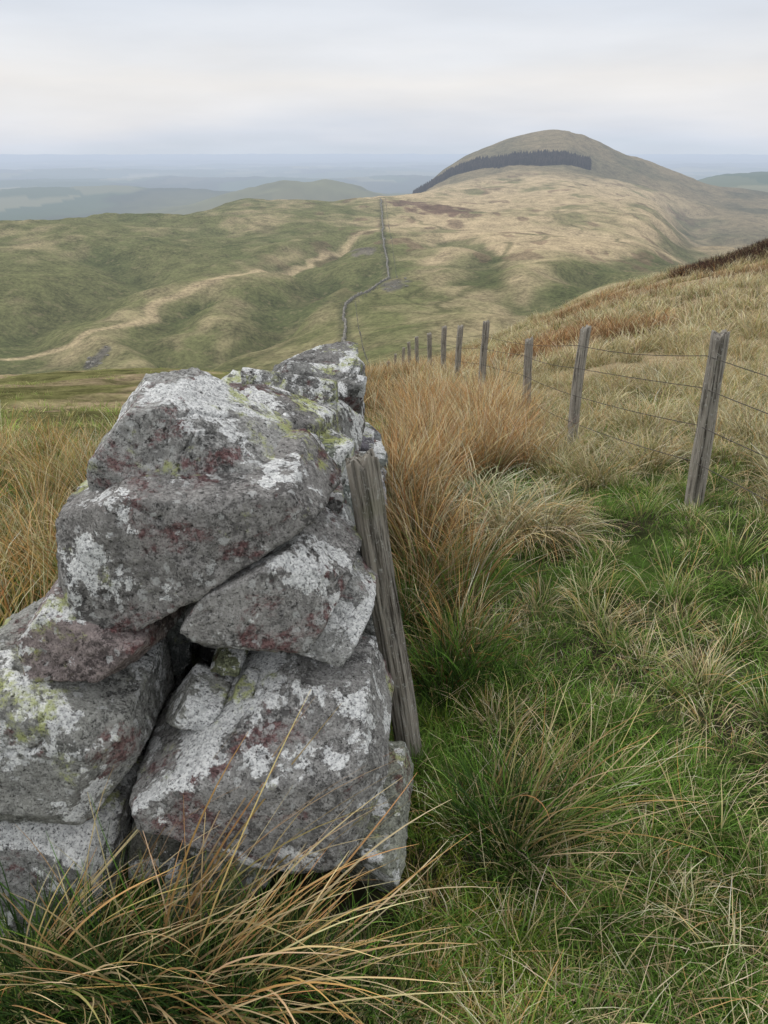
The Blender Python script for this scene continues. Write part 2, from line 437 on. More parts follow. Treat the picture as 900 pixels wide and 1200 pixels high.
def tussocks(B, cx, cy, rad, L, n, base, tip, w, spread=.9, droop=1.2, nseg=3, bias=None, jit=.22, pw=1.4):
    n = np.broadcast_to(np.asarray(n), cx.shape).astype(int)
    id_ = np.repeat(np.arange(len(cx)), n); N = len(id_)
    rad = np.broadcast_to(rad, cx.shape)[id_]; L_ = np.broadcast_to(L, cx.shape)[id_]
    ang = rng.uniform(0, 2*math.pi, N); q = np.sqrt(rng.uniform(0, 1, N))
    x = cx[id_]+rad*q*np.cos(ang); y = cy[id_]+rad*q*np.sin(ang)
    az = ang+rng.normal(0, .5, N)
    if bias is not None:
        bx = np.cos(az)+bias[0]; by = np.sin(az)+bias[1]; az = np.arctan2(by, bx)
    lean = np.clip(rng.normal(.08, .1, N)+q*spread*rng.uniform(.3, 1, N), 0, 1.4)
    dr = droop*rng.uniform(.3, 1.2, N)
    LL = L_*rng.uniform(.5, 1.15, N)
    keep = ~in_wall(x, y)
    tone = (1+.18*rng.normal(0, 1, len(cx)))[id_][:, None]
    c0 = pal(N, *base)*tone; c1 = pal(N, *tip, jit=jit)*tone
    W = np.broadcast_to(w, cx.shape)[id_]*rng.uniform(.6, 1.3, N)
    B.add(x[keep], y[keep], LL[keep], az[keep], lean[keep], dr[keep], W[keep], c0[keep], c1[keep], nseg, pw=pw)

# --- short turf
B = Blades()
N = 340000
u = rng.uniform(0, 1, N); y = .45+8.5*u**1.5; x = rng.uniform(-1.0, 1.1, N)*(y+.25)
m = ~in_wall(x, y)
pn = fbm2(x*1.6, y*1.6, 4, 61); keep = m & (rng.uniform(0, 1, N) < np.clip(.8+.5*pn, .5, 1))
x = x[keep]; y = y[keep]; pn = pn[keep]; N = len(x)
pd = fbm2(x*2.3, y*2.3, 4, 62)+.3*sst(x, .40, .1)*sst(y, 3, 2)
farf = sst(y, 3.3, 7)
L = rng.uniform(.025, .075, N)*(1+.9*np.clip(pn, 0, 1))*(1+.7*farf)
c1 = pal(N, [GREEN, LGREEN, OLIVE, STRAW], [6, 3.4, 1.0, .5], .25)
dry = rng.uniform(0, 1, N) < np.clip(.03+.6*sst(pd, .12, .6)+.45*farf, 0, .85)
c1[dry] = pal(int(dry.sum()), [STRAW, PALE, OLIVE], [3, 2, 3], .2)
moss = (x < .38) & (x > 0) & (y < 2.6) & (fbm2(x*6, y*6, 3, 67) > -.1)
c1[moss] = c1[moss]*np.array([1.35, 1.1, .9])
c1 *= (1+.65*fbm2(x*3.2, y*3.2, 4, 63))[:, None]
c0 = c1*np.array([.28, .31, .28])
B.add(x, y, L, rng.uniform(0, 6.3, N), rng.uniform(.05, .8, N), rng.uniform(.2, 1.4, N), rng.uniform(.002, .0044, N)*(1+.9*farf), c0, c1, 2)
n = 600
yt = .7+5.5*rng.uniform(0, 1, n)**1.2; xt = rng.uniform(.02, 1.0, n)*(yt+.2)
tussocks(B, xt, yt, .05, rng.uniform(.07, .16, n), 60, ([(.025, .045, .015), DGREEN], [1, 1]), ([GREEN, LGREEN, OLIVE, STRAW], [4, 3, 1, .6]), .0036, 1.0, 1.2, 3)
n = 190
yt = .9+5*rng.uniform(0, 1, n); xt = rng.uniform(.05, 1.0, n)*(yt+.2)
tussocks(B, xt, yt, .06, rng.uniform(.08, .2, n), 60, ([OLIVE, (.2, .15, .07)], [1, 1]), ([STRAW, PALE, ORANGE], [3, 3, .7]), .0034, 1.2, 1.0, 3)
N = 9000
y = .6+6*rng.uniform(0, 1, N)**1.3; x = rng.uniform(-.1, 1.1, N)*(y+.2); k = (~in_wall(x, y)) & (fbm2(x*1.9, y*1.9, 3, 65) > .0)
x = x[k]; y = y[k]; N = len(x)
B.add(x, y, rng.uniform(.08, .22, N), rng.normal(.1, 1.2, N), rng.uniform(.5, 1.3, N), rng.uniform(.2, .9, N), rng.uniform(.002, .0036, N),
      pal(N, [OLIVE, STRAW], [1, 1]), pal(N, [STRAW, PALE, ORANGE], [3, 3, 1]), 4)
B.build("grass_turf")

# --- tussock grass of the near hillside
B = Blades()
def scatter(n, y0, y1, a0, a1, pw=1.0):
    yy = y0+(y1-y0)*rng.uniform(0, 1, n)**pw
    return rng.uniform(a0, a1, n)*yy, yy
x, y = scatter(1600, 4.0, 14, .05, 1.0, 1.3)
k = (fbm2(x*.7, y*.7, 3, 71)+.35*sst(y, 4.2, 6.5) > .0) & ~((y < 5.6) & (x < 1.2)); x = x[k]; y = y[k]
tussocks(B, x, y, rng.uniform(.08, .2, len(x)), rng.uniform(.22, .42, len(x)), 80, ([OLIVE, (.22, .16, .08), DGREEN], [2, 2, 1.5]), ([PALE, STRAW, OLIVE, ORANGE], [4, 4, 1.5, 1]), .005, 1.0, 1.3, jit=.28)
x, y = scatter(3300, 12, 75, .03, .9, 1.35)
tn = fbm2(x*.25, y*.25, 3, 72)
rust = tn > .30
for k, pb, pt, dr in ((~rust, ([OLIVE, (.25, .18, .09), DGREEN], [1.5, 2, 1]), ([PALE, STRAW, OLIVE], [4, 4, 1]), 1.2), (rust, ([(.2, .11, .06), (.10, .07, .04)], [1, 1]), ([ORANGE, STRAW, (.30, .17, .09)], [1.5, 2.5, 2.5]), 1.0)):
    tussocks(B, x[k], y[k], rng.uniform(.15, .35, k.sum()), rng.uniform(.3, .55, k.sum()), 42, pb, pt, .014, .9, dr, jit=.28)
x, y = scatter(900, 6, 60, -.85, .02, 1.3)
k = fbm2(x*.2, y*.2, 3, 75) > .05
x = x[k]; y = y[k]
tussocks(B, x, y, rng.uniform(.1, .3, len(x)), rng.uniform(.12, .25, len(x)), 30, ([OLIVE, LGREEN], [1, 1]), ([STRAW, OLIVE, LGREEN], [2, 2, 1]), .010, 1.1, 1.2)
B.build("moorland_tussock_grass")

# --- tall rushes between wall and fence
B = Blades()
n = 200
y = rng.uniform(3.6, 9.5, n); x = rng.uniform(-.05, 1.15, n)+(.25)*(y > 6)
k = ~((x > .45) & (y < 5.3)) & ~((y < 4.4) & (x > .35)); x = x[k]; y = y[k]
RB = ([(.2, .10, .045), DGREEN, (.10, .08, .04)], [1.5, 2, 1]); RT = ([ORANGE, STRAW, RUST, PALE], [3, 4, 1, 1.2])
tussocks(B, x, y, rng.uniform(.06, .14, len(x)), rng.uniform(.34, .64, len(x)), 105, RB, RT, .0060, .6, .8, 4, jit=.32)
n = 240
y = rng.uniform(9, 36, n); x = rng.uniform(-1.3, 2.0, n)+.04*(y-9)
tussocks(B, x, y, rng.uniform(.12, .3, n), rng.uniform(.35, .6, n), 80, RB, RT, .009, .6, .8, 3, jit=.3)
n = 120
y = rng.uniform(1.7, 7, n); x = -1.15-rng.uniform(0, 1, n)*(.4+.45*y)
tussocks(B, x, y, rng.uniform(.07, .16, n), rng.uniform(.3, .56, n), 120, ([DGREEN, GREEN, RUST], [2, 2, 1]), RT, .0055, .6, .9, 4, jit=.3)
cx = np.array([.20, .33, .42, .16, .28, .10, .22, .34]); cy = np.array([3.15, 2.85, 3.25, 3.4, 2.55, 2.8, 2.35, 2.45])
tussocks(B, cx, cy, .09, np.array([.5, .52, .42, .5, .34, .4, .25, .3]), 120, ([DGREEN, (.03, .05, .02), (.16, .09, .04)], [3, 2, 1]), ([ORANGE, STRAW, RUST, PALE, GREEN], [4, 4, 1, 1, .7]), .0050, .65, 1.0, 5, jit=.32)
tussocks(B, cx[4:], cy[4:]-.12, .09, .28, 150, ([(.03, .05, .02), DGREEN], [3, 2]), ([DGREEN, GREEN], [2, 2]), .0042, .6, .8, 4)
B.build("rush_clumps")

# --- pale drooping tussock
B = Blades()
cx = np.array([.60, .78, .90, .55, .70, 1.0]); cy = np.array([4.45, 4.15, 3.75, 4.1, 3.85, 4.1])
tussocks(B, cx[:2], cy[:2], .14, np.array([.40, .44]), 330, ([DGREEN, DGREEN, (.03, .05, .02)], [2, 2, 1]), ([(.66, .64, .44), (.36, .43, .20), PALE, STRAW], [3, 2.5, 3, 1.5]), .0055, .9, 2.3, 6, bias=(.3, -.3), jit=.3)
tussocks(B, cx[2:], cy[2:], .13, np.array([.46, .36, .44, .32]), 290, ([(.12, .09, .045), DGREEN], [2, 2]), ([(.5, .38, .19), PALE, STRAW, ORANGE], [3, 3, 4, 1]), .0055, .9, 2.3, 6, bias=(.4, -.5), jit=.3)
B.build("pale_grass_tussock")

# --- foreground rush clumps
B = Blades()
cx = np.array([-.52, -.40, -.66, -.27, -.80]); cy = np.array([1.06, 1.02, 1.10, 1.08, 1.08])
tussocks(B, cx, cy, .06, np.array([.72, .70, .60, .56, .5]), 58, ([(.13, .10, .045), (.2, .10, .045), DGREEN], [3, 1.5, 1]), ([STRAW, ORANGE, (.48, .36, .15)], [4, 2.5, 2]), .0062, 1.0, 1.1, 10, bias=(1.6, -.15), pw=.9)
tussocks(B, cx[:3], cy[:3], .05, .5, 26, ([(.16, .12, .05), DGREEN], [2, 1]), ([STRAW, ORANGE, GREEN], [4, 2.5, 1]), .005, .6, .7, 8, bias=(-.6, 0), pw=1)
tussocks(B, np.concatenate([cx, cx+.1, cx+.22]), np.concatenate([cy+.03, cy-.12, cy-.05]), .09, .27, 150, ([(.02, .035, .014), (.015, .022, .01)], [3, 1]), ([GREEN, DGREEN, OLIVE], [1.2, 3.5, .7]), .0044, .7, .9, 5)
B.build("foreground_rush")
B = Blades()
cx = np.array([.34, .42, .32]); cy = np.array([1.46, 1.52, 1.62])
tussocks(B, cx, cy, .05, np.array([.50, .60, .46]), 36, ([DGREEN, (.14, .12, .05)], [2, 2]), ([STRAW, (.48, .36, .15), LGREEN, ORANGE], [4, 3, 1, 1]), .0054, .95, 1.0, 9, bias=(1.2, .3), pw=1)
tussocks(B, cx, cy, .10, .26, 190, ([(.02, .035, .014), DGREEN], [2, 1]), ([GREEN, DGREEN, LGREEN], [2, 3, .6]), .0040, .6, .9, 4)
tussocks(B, np.array([.62, .9]), np.array([1.75, 1.45]), .12, .3, 22, ([OLIVE], [1]), ([STRAW, PALE, ORANGE], [3, 2, 1]), .004, 1.2, .8, 6, bias=(.3, 0))
cx = np.array([1.3, 1.75, .9, 1.5, 1.1]); cy = np.array([3.0, 3.4, 2.7, 4.0, 2.2])
tussocks(B, cx, cy, .09, .3, 50, ([OLIVE, GREEN], [2, 2]), ([STRAW, PALE, ORANGE], [3, 2, 1]), .0038, .8, 1.0, 6)
B.build("wispy_rush")

# --- heather on the shoulder to the right
B = Blades()
x, y = scatter(900, 32, 62, .37, .9)
tussocks(B, x, y, .45, .42, 60, ([(.04, .025, .02)], [1]), ([(.085, .05, .04), (.13, .08, .055), (.06, .045, .03)], [3, 1, 1.5]), .03, .8, .4, 2)
B.build("heather_bushes")

# ------------------------------------------------------------------ stones
rng = np.random.default_rng(83)
ICO = {}
def ico(s):
    if s not in ICO:
        bm = bmesh.new(); bmesh.ops.create_icosphere(bm, subdivisions=s, radius=1)
        bm.verts.ensure_lookup_table()
        ICO[s] = (np.array([v.co[:] for v in bm.verts]), np.array([[v.index for v in f.verts] for f in bm.faces])); bm.free()
    return ICO[s]

class Stones:
    def __init__(s): s.V = []; s.F = []; s.C = []; s.n = 0
    def planes(s, c, nrm, d, sub=5, p=400, tint=None, facets=14, fb=None, chip=(.93, 1.0)):
        D, F = ico(sub)
        D = D/np.linalg.norm(D, axis=1)[:, None]
        nrm = np.array(nrm, float); nrm /= np.linalg.norm(nrm, axis=1)[:, None]; d = np.array(d, float)
        if facets:
            fn = rng.normal(0, 1, (facets, 3))
            if fb is not None: fn = fn+np.array(fb)
            fn /= np.linalg.norm(fn, axis=1)[:, None]
            r0 = 1/np.max(np.maximum(fn@nrm.T, 0)/d, axis=1)
            nrm = np.concatenate([nrm, fn]); d = np.concatenate([d, r0*rng.uniform(chip[0], chip[1], facets)])
        Dw = D+.010*np.stack([fbm3(D*5+k*9.1+float(c[0])*7, 4, 40+k) for k in range(3)], 1)
        Dw /= np.linalg.norm(Dw, axis=1)[:, None]
        q = np.maximum(Dw@nrm.T, 0)/d
        qm = q.max(1)
        r = 1/(qm*((q/qm[:, None])**p).sum(1)**(1/p))
        P = D*r[:, None]; Wp = P+c
        sz = min(float(r.mean()), .2); sd = int(rng.integers(1000))
        # angular fracture: offsets constant over polyhedral cells (warped plane sets), not round lumps
        st = np.zeros(len(D))
        cellr = np.random.default_rng(sd)
        for k in range(5):
            n_ = cellr.normal(0, 1, 3); n_ /= np.linalg.norm(n_)
            tq = Wp@n_*cellr.uniform(7, 14)+cellr.uniform(0, 9)+.12*fbm3(Wp*14+k, 2, sd+k)
            fr_ = tq-np.floor(tq)
            lev = _h(np.floor(tq).astype(np.int64), np.full(len(D), k), np.zeros(len(D), dtype=np.int64), sd)
            nxt = _h(np.floor(tq).astype(np.int64)+1, np.full(len(D), k), np.zeros(len(D), dtype=np.int64), sd)
            st += lev+(nxt-lev)*sst(fr_, .90, 1.0)
        disp = .013*sz*st
        disp += .010*sz*fbm3(Wp*9+sd, 3, sd)
        st2 = fbm3((Wp+sd)*np.array([19., 19., 26.]), 2, sd+47)
        disp += .014*sz*(sst(st2, .05, .10)-.5)
        rid = 1-np.abs(fbm3(Wp*6+sd, 2, sd+9))
        disp -= .07*sz*sst(rid, .972, 1.0)
        if sub >= 5: disp += .0026*fbm3(Wp*90, 3, 3)
        Wp = Wp+D*disp[:, None]
        s.V.append(Wp); s.F.append(F+s.n); s.n += len(D)
        tt = tint if tint is not None else (.92+rng.normal(0, .2))*np.array([1, 1, 1])*(1+rng.normal(0, .04, 3))
        s.C.append(np.tile(tt, (len(D), 1)))
    def poly(s, pts, y0, depth, sub=6, tint=None, tilt=.12, face=(0, .2), extra=(), shrink=.965):
        pts = np.array(pts, float)
        A = pts; Bq = np.roll(pts, -1, 0)
        cr = A[:, 0]*Bq[:, 1]-Bq[:, 0]*A[:, 1]; ar = cr.sum()/2
        cx = ((A[:, 0]+Bq[:, 0])*cr).sum()/(6*ar); cz = ((A[:, 1]+Bq[:, 1])*cr).sum()/(6*ar)
        pts = (pts-(cx, cz))*shrink+(cx, cz); A = pts; Bq = np.roll(pts, -1, 0)
        c = np.array([cx, y0+depth/2, cz])
        nr_, dd = [], []
        for a, b in zip(A, Bq):
            e = b-a; n = np.array([e[1], 0, -e[0]]); n /= np.linalg.norm(n)+1e-9
            if ar < 0: n = -n
            n[1] = rng.uniform(-tilt, 0); n /= np.linalg.norm(n)
            m = np.array([(a[0]+b[0])/2, y0+depth*.2, (a[1]+b[1])/2])
            nr_.append(n); dd.append(max(np.dot(n, m-c), .02))
        nr_.append(np.array([face[0], -1, face[1]])); dd.append(depth/2)
        nr_.append(np.array([0, 1, 0.])); dd.append(depth/2)
        ext = (pts.max(0)-pts.min(0))/2
        for (nx, ny, nz, f) in extra:
            n = np.array([nx, ny, nz], float); n /= np.linalg.norm(n)
            sup = abs(n[0])*ext[0]*.8+abs(n[1])*depth/2+abs(n[2])*ext[1]*.8
            nr_.append(n); dd.append(sup*f)
        s.planes(c, nr_, dd, sub, 600, tint, 3, (0, -.8, .1), (.975, 1.0))
    def block(s, c, half, sub=4, tint=None, tilt=.34):
        c = np.array(c, float); half = np.array(half, float)
        nr_, dd = [], []
        for ax in range(3):
            for sg in (-1, 1):
                n = rng.normal(0, tilt*.6, 3); n[ax] = sg; nr_.append(n/np.linalg.norm(n)); dd.append(half[ax]*rng.uniform(.9, 1.08))
        for k in range(5):
            n = rng.normal(0, 1, 3); n /= np.linalg.norm(n)
            nr_.append(n); dd.append((np.abs(n)*half).sum()*rng.uniform(.66, .86))
        s.planes(c, nr_, dd, sub, 400, tint, 3)
    def build(s, name, mat):
        me = mesh_np(name, np.concatenate(s.V), np.concatenate(s.F), np.concatenate(s.C)); me.materials.append(mat)
        return new_obj(name, me)

S = Stones()
S.poly([(-.70, .86), (-.66, .985), (-.570, 1.08), (-.49, 1.09), (-.245, .945), (-.255, .88), (-.55, .83)], 1.60, .32, tint=(1.2, 1.19, 1.19), face=(.15, .30), extra=((.5, -.5, .9, .70),))
S.poly([(-.735, .865), (-.57, .94), (-.19, .925), (-.135, .85), (-.31, .745), (-.54, .615), (-.70, .605), (-.745, .71)], 1.45, .42, tint=(.92, .89, .89), face=(-.05, .08), extra=((-.9, -.7, .15, .84), (.15, -.8, .75, .80)))
S.poly([(-.47, .62), (-.41, .705), (-.195, .795), (-.065, .69), (-.18, .525), (-.43, .475)], 1.46, .36, tint=(1.12, 1.09, 1.09), face=(.12, .06), extra=((.9, -.7, .2, .80), (-.1, -.7, -.8, .76)))
S.poly([(-.84, .59), (-.755, .695), (-.53, .605), (-.53, .52), (-.63, .455), (-.82, .50)], 1.41, .36, tint=(.95, .80, .80), face=(-.1, .25), extra=((.2, -.6, .9, .76),))
S.poly([(-.99, .545), (-.80, .53), (-.575, .425), (-.57, .30), (-.68, .17), (-1.0, .19)], 1.29, .42, tint=(1.03, 1.03, 1.0), face=(.10, .16), extra=((.3, -.6, .9, .78), (.8, -.8, -.2, .82)))
S.poly([(-.605, .24), (-.46, .335), (-.205, .445), (-.045, .41), (.02, .23), (-.045, .06), (-.4, .03), (-.60, .09)], 1.28, .44, tint=(1.03, 1.01, 1.01), face=(.04, .12), extra=((0, -.6, .9, .76), (.85, -.6, .0, .88), (-.3, -.7, -.7, .76)))
S.poly([(-.345, .49), (-.09, .63), (-.03, .57), (-.115, .445), (-.30, .435)], 1.51, .3, tint=(1.18, 1.18, 1.18), shrink=1)
S.poly([(-.545, .31), (-.47, .415), (-.385, .385), (-.46, .31)], 1.44, .16, sub=5, tint=(1.1, 1.1, 1.05), shrink=1)
S.poly([(-.44, .415), (-.405, .475), (-.35, .46), (-.36, .41)], 1.56, .12, sub=5, tint=(.8, .85, .55), shrink=1)
S.poly([(-.38, .37), (-.355, .42), (-.315, .41), (-.33, .38)], 1.48, .10, sub=4, tint=(1.2, 1.2, 1.2), shrink=1)
S.poly([(-1.0, .175), (-.77, .185), (-.64, .13), (-.67, -.10), (-1.0, -.14)], 1.26, .42, tint=(.95, .95, .95), extra=((.2, -.7, .8, .76),))
S.poly([(-.30, .04), (-.04, .06), (.02, .15), (.06, 0), (-.0, -.14), (-.36, -.13)], 1.27, .42, tint=(1.0, 1.03, .9), face=(.1, .3), extra=((.8, -.6, .3, .84),))
S.poly([(-.63, .10), (-.56, .16), (-.5, .1), (-.52, -.12), (-.66, -.12)], 1.38, .3, sub=5, tint=(.6, .6, .55))
S.poly([(-.53, .03), (-.31, .02), (-.28, -.14), (-.57, -.14)], 1.29, .3, sub=5, tint=(.85, .85, .8))

def topz(y): return float(np.interp(y, [1.6, 2.0, 2.6, 3.3, 3.7, 4.2, 5.2], [.91, .83, .77, .70, .53, .22, -.3]))
def xr(z): return -.01-.205*max(z, -.1)/1.0
def xl(z): return -.92+.23*max(z, -.1)/1.0
for side in (0, 1):
    z = -.55
    while z < 1.05:
        hgt = rng.uniform(.10, .22)
        yy = (1.68 if side == 0 else 1.66)+rng.uniform(0, .1)
        while yy < 5.2:
            ln = rng.uniform(.14, .38)
            yc = yy+ln/2; zc = z+hgt/2+rng.uniform(-.03, .03)
            gz = float(H(-.4, yc))
            if zc+hgt*.5 < topz(yc) and zc > gz-.25:
                dp = rng.uniform(.12, .18)
                xx = (xr(zc)-dp+rng.uniform(-.045, .012)) if side == 0 else (xl(zc)+dp+rng.uniform(-.015, .03))
                S.block((xx, yc, zc), (dp, ln/2*1.04, hgt/2*rng.uniform(.95, 1.15)), 5 if (side == 0 and yy < 3.2) else 4)
            yy += ln*.99
        z += hgt*.97
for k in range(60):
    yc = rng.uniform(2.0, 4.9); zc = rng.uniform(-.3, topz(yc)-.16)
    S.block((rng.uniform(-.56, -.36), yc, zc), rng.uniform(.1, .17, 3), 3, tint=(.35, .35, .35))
for (xc, yc, zc, hx, hy, hz, tn) in ((-.50, 2.02, .82, .17, .17, .09, (.85, .62, .62)), (-.29, 2.0, .79, .13, .17, .09, (.8, .78, .78)), (-.55, 2.42, .77, .16, .19, .09, (.85, .72, .72)),
        (-.33, 2.36, .76, .15, .19, .10, (.8, .78, .78)), (-.34, 2.76, .73, .16, .19, .11, (.95, .95, .95)), (-.56, 2.80, .67, .12, .18, .1, (.9, .9, .9)), (-.21, 2.70, .67, .09, .19, .10, (.9, .9, .9)),
        (-.35, 3.15, .67, .15, .19, .11, (.85, .85, .85)), (-.20, 3.15, .64, .10, .17, .10, (.8, .8, .8)), (-.30, 3.48, .65, .15, .15, .10, (.8, .78, .78)), (-.2, 3.5, .60, .1, .15, .1, (.9, .9, .9)), (-.52, 3.2, .54, .13, .2, .1, (1, 1, 1)),
        (-.21, 2.02, .68, .08, .14, .08, (1.1, 1.1, 1.1)), (-.19, 2.36, .69, .08, .16, .08, (.95, .95, .95))):
    S.block((xc, yc, zc), (hx, hy, hz), 5, tint=tn)
S.build("dry_stone_wall", M_S)

for (cx, cy, rad) in ((-123, 325, 4), (6, 405, 6)):
    R_ = Stones()
    for k in range(14):
        x = cx+rng.normal(0, rad*.6); y = cy+rng.normal(0, rad*1.2); s_ = rng.uniform(.35, .9)
        R_.block((x, y, float(H(x, y))), (s_*1.4, s_*1.2, s_*.6), 2)
    R_.build("rock_outcrop", M_DS)

# ------------------------------------------------------------------ posts
def post_mesh(name, L, r, seed, nr_=40, nz=50, taper=.1, square=0.3):
    a = np.linspace(0, 2*math.pi, nr_, endpoint=False); zz = np.linspace(-.25, L, nz)
    A, Zg = np.meshgrid(a, zz)
    rad = r*(1-taper*(Zg/L))
    sq = 1/np.maximum(np.abs(np.cos(A)), np.abs(np.sin(A)))
    rad = rad*(1+square*(np.minimum(sq, 1.25)-1))
    P = np.stack([np.cos(A)*4+seed*3.1, np.sin(A)*4, Zg*1.3], -1).reshape(-1, 3)
    gr = fbm3(P, 3, seed).reshape(A.shape)
    P2 = np.stack([np.cos(A)*9+seed, np.sin(A)*9, Zg*.9], -1).reshape(-1, 3)
    cr = 1-np.abs(fbm3(P2, 2, seed+4)).reshape(A.shape)
    rad = rad*(1+.10*gr-.24*np.clip(cr-.88, 0, 1)/.12)
    P3 = np.stack([Zg.ravel()*1.8, np.full(Zg.size, seed*.7), np.zeros(Zg.size)], 1)
    bx = .35*r*fbm3(P3, 2, seed+8).reshape(A.shape)
    X_ = rad*np.cos(A)+bx; Y_ = rad*np.sin(A)
    Zt = Zg.copy()
    edge = sst(Zg, L-.12, L)
    Zt += edge*(.25*(X_)+.03*fbm3(np.stack([np.cos(A)*2.5, np.sin(A)*2.5, np.full(A.shape, seed)], -1).reshape(-1, 3), 3, seed).reshape(A.shape))
    V = np.stack([X_, Y_, Zt], -1).reshape(-1, 3)
    i = np.arange(nz-1)[:, None]; j = np.arange(nr_)[None, :]; j2 = (j+1) % nr_
    F = np.stack([i*nr_+j, i*nr_+j2, (i+1)*nr_+j2, (i+1)*nr_+j], -1).reshape(-1, 4)
    last = V[-nr_:]; cen = last.mean(0)
    ring = cen+(last-cen)*.6+np.array([0, 0, .004]); ring2 = cen+(last-cen)*.05+np.array([0, 0, -.003])
    n0 = len(V); V = np.concatenate([V, ring, ring2]); b = n0-nr_
    jj = np.arange(nr_); jk = (jj+1) % nr_
    F = np.concatenate([F, np.stack([b+jj, b+jk, n0+jk, n0+jj], -1), np.stack([n0+jj, n0+jk, n0+nr_+jk, n0+nr_+jj], -1)])
    me = mesh_np(name, V, F); me.materials.append(M_W)
    return me

me = post_mesh("leaning_post", 1.09, .039, 5, 90, 160, .0, .1)
o = new_obj("leaning_wooden_post", me)
p0 = Vector((.088, 1.88, float(H(.088, 1.88))-.02)); p1 = Vector((-.062, 1.78, .90))
o.location = p0; o.rotation_euler = (p1-p0).to_track_quat('Z', 'Y').to_euler()

fence = empty("post_and_wire_fence")
frng = np.random.default_rng(11)
FP = [(2.25, 2.3, 1.1, .05), (1.86, 4.18, 1.03, .046), (1.55, 6.0, 1.03, .040), (1.60, 8.3, .90, .043), (1.365, 10.5, 1.08, .05), (1.26, 13, 1.08, .05), (1.21, 15.5, 1.06, .05),
      (1.125, 18.5, 1.06, .055), (.97, 21.5, 1.05, .055), (.82, 24.5, 1.05, .055), (.69, 28, 1.05, .055), (.47, 32, 1.05, .055), (.2, 37, 1.1, .055), (-.1, 43, 1.1, .055)]
tops = []
for k, (x, y, L, r) in enumerate(FP):
    me = post_mesh("post", L, r, 20+k*3, 28, 40, .08, .5)
    o = new_obj("post_%d" % (k+1), me, fence)
    z = float(H(x, y)); o.location = (x, y, z)
    tx, ty = frng.normal(0, .03), frng.normal(0, .02)
    if k == 1: tx, ty = -.05, 0
    if k == 2: tx, ty = .01, 0
    o.rotation_euler = (ty, tx, frng.uniform(0, .6))
    tops.append((x, y, z, tx, ty))
for w, hh in enumerate((.28, .50, .72, .90)):
    cu = bpy.data.curves.new("wire", 'CURVE'); cu.dimensions = '3D'; cu.bevel_depth = .0024; cu.bevel_resolution = 1
    pts = []
    for k in range(len(tops)):
        x, y, z, tx, ty = tops[k]; h_ = min(hh, FP[k][2]-.06)
        pts.append((x+tx*h_-.045, y-ty*h_, z+h_))
        if k < len(tops)-1:
            x2, y2, z2, tx2, ty2 = tops[k+1]; h2 = min(hh, FP[k+1][2]-.06)
            sag = frng.uniform(.005, .03)
            for f in (.15, .3, .5, .7, .85):
                pts.append(((x+tx*h_)*(1-f)+(x2+tx2*h2)*f-.045, y*(1-f)+y2*f, (z+h_)*(1-f)+(z2+h2)*f-sag*math.sin(math.pi*f)))
    sp = cu.splines.new('POLY'); sp.points.add(len(pts)-1)
    for q, p in zip(sp.points, pts): q.co = (*p, 1)
    cu.materials.append(M_WIRE)
    new_obj("wire_%d" % (w+1), cu, fence)

# ------------------------------------------------------------------ distant wall and its fence
def resample(path, step):
    out = []
    for (x0, y0), (x1, y1) in zip(path[:-1], path[1:]):
        n = max(1, int(math.hypot(x1-x0, y1-y0)/step))
        for k in range(n): out.append((x0+(x1-x0)*k/n, y0+(y1-y0)*k/n))
    out.append(path[-1]); return np.array(out)
pp = resample(WALLPATH, 1.2)
pp[:, 0] += 1.2*fbm2(pp[:, 1]/25, pp[:, 1]*0, 3, 77)
tg = np.gradient(pp, axis=0); tg /= np.linalg.norm(tg, axis=1)[:, None]; nm = np.stack([tg[:, 1], -tg[:, 0]], 1)
n = len(pp); hh = 1.1+.2*rng.normal(0, 1, n)+.3*fbm2(pp[:, 1]/12, pp[:, 1]*0, 3, 78)
V = []
for off, hf in ((-.6, -.3), (-.35, 1), (.35, 1), (.6, -.3)):
    q = pp+nm*(off+rng.normal(0, .06, n))[:, None]
    gz = H(pp[:, 0], pp[:, 1]); z = gz+(hh if hf == 1 else -.4)
    V.append(np.stack([q[:, 0], q[:, 1], z], 1))
V = np.stack(V, 1).reshape(-1, 3)
i = np.arange(n-1)[:, None]*4; j = np.arange(3)[None, :]
F = np.stack([i+j, i+j+1, i+4+j+1, i+4+j], -1).reshape(-1, 4)
me = mesh_np("far_wall", V, F, smooth=False); me.materials.append(M_DS); new_obj("distant_stone_wall", me)

pf = resample(WALLPATH, 6.0); tg = np.gradient(pf, axis=0); tg /= np.linalg.norm(tg, axis=1)[:, None]
pf = pf+np.stack([tg[:, 1], -tg[:, 0]], 1)*5.5
V = []; F = []
for k, (x, y) in enumerate(pf):
    if y < 70: continue
    z = float(H(x, y)); r = .1; b = len(V)
    for dz in (-.3, 1.3):
        for ang in range(6):
            V.append((x+r*math.cos(ang*math.pi/3), y+r*math.sin(ang*math.pi/3), z+dz))
    for q in range(6): F.append((b+q, b+(q+1) % 6, b+6+(q+1) % 6, b+6+q))
    F += [(b+6, b+7, b+8, b+9), (b+6, b+9, b+10, b+11)]
me = mesh_np("far_fence", np.array(V), np.array(F), smooth=False); me.materials.append(M_DS); new_obj("distant_fence", me)

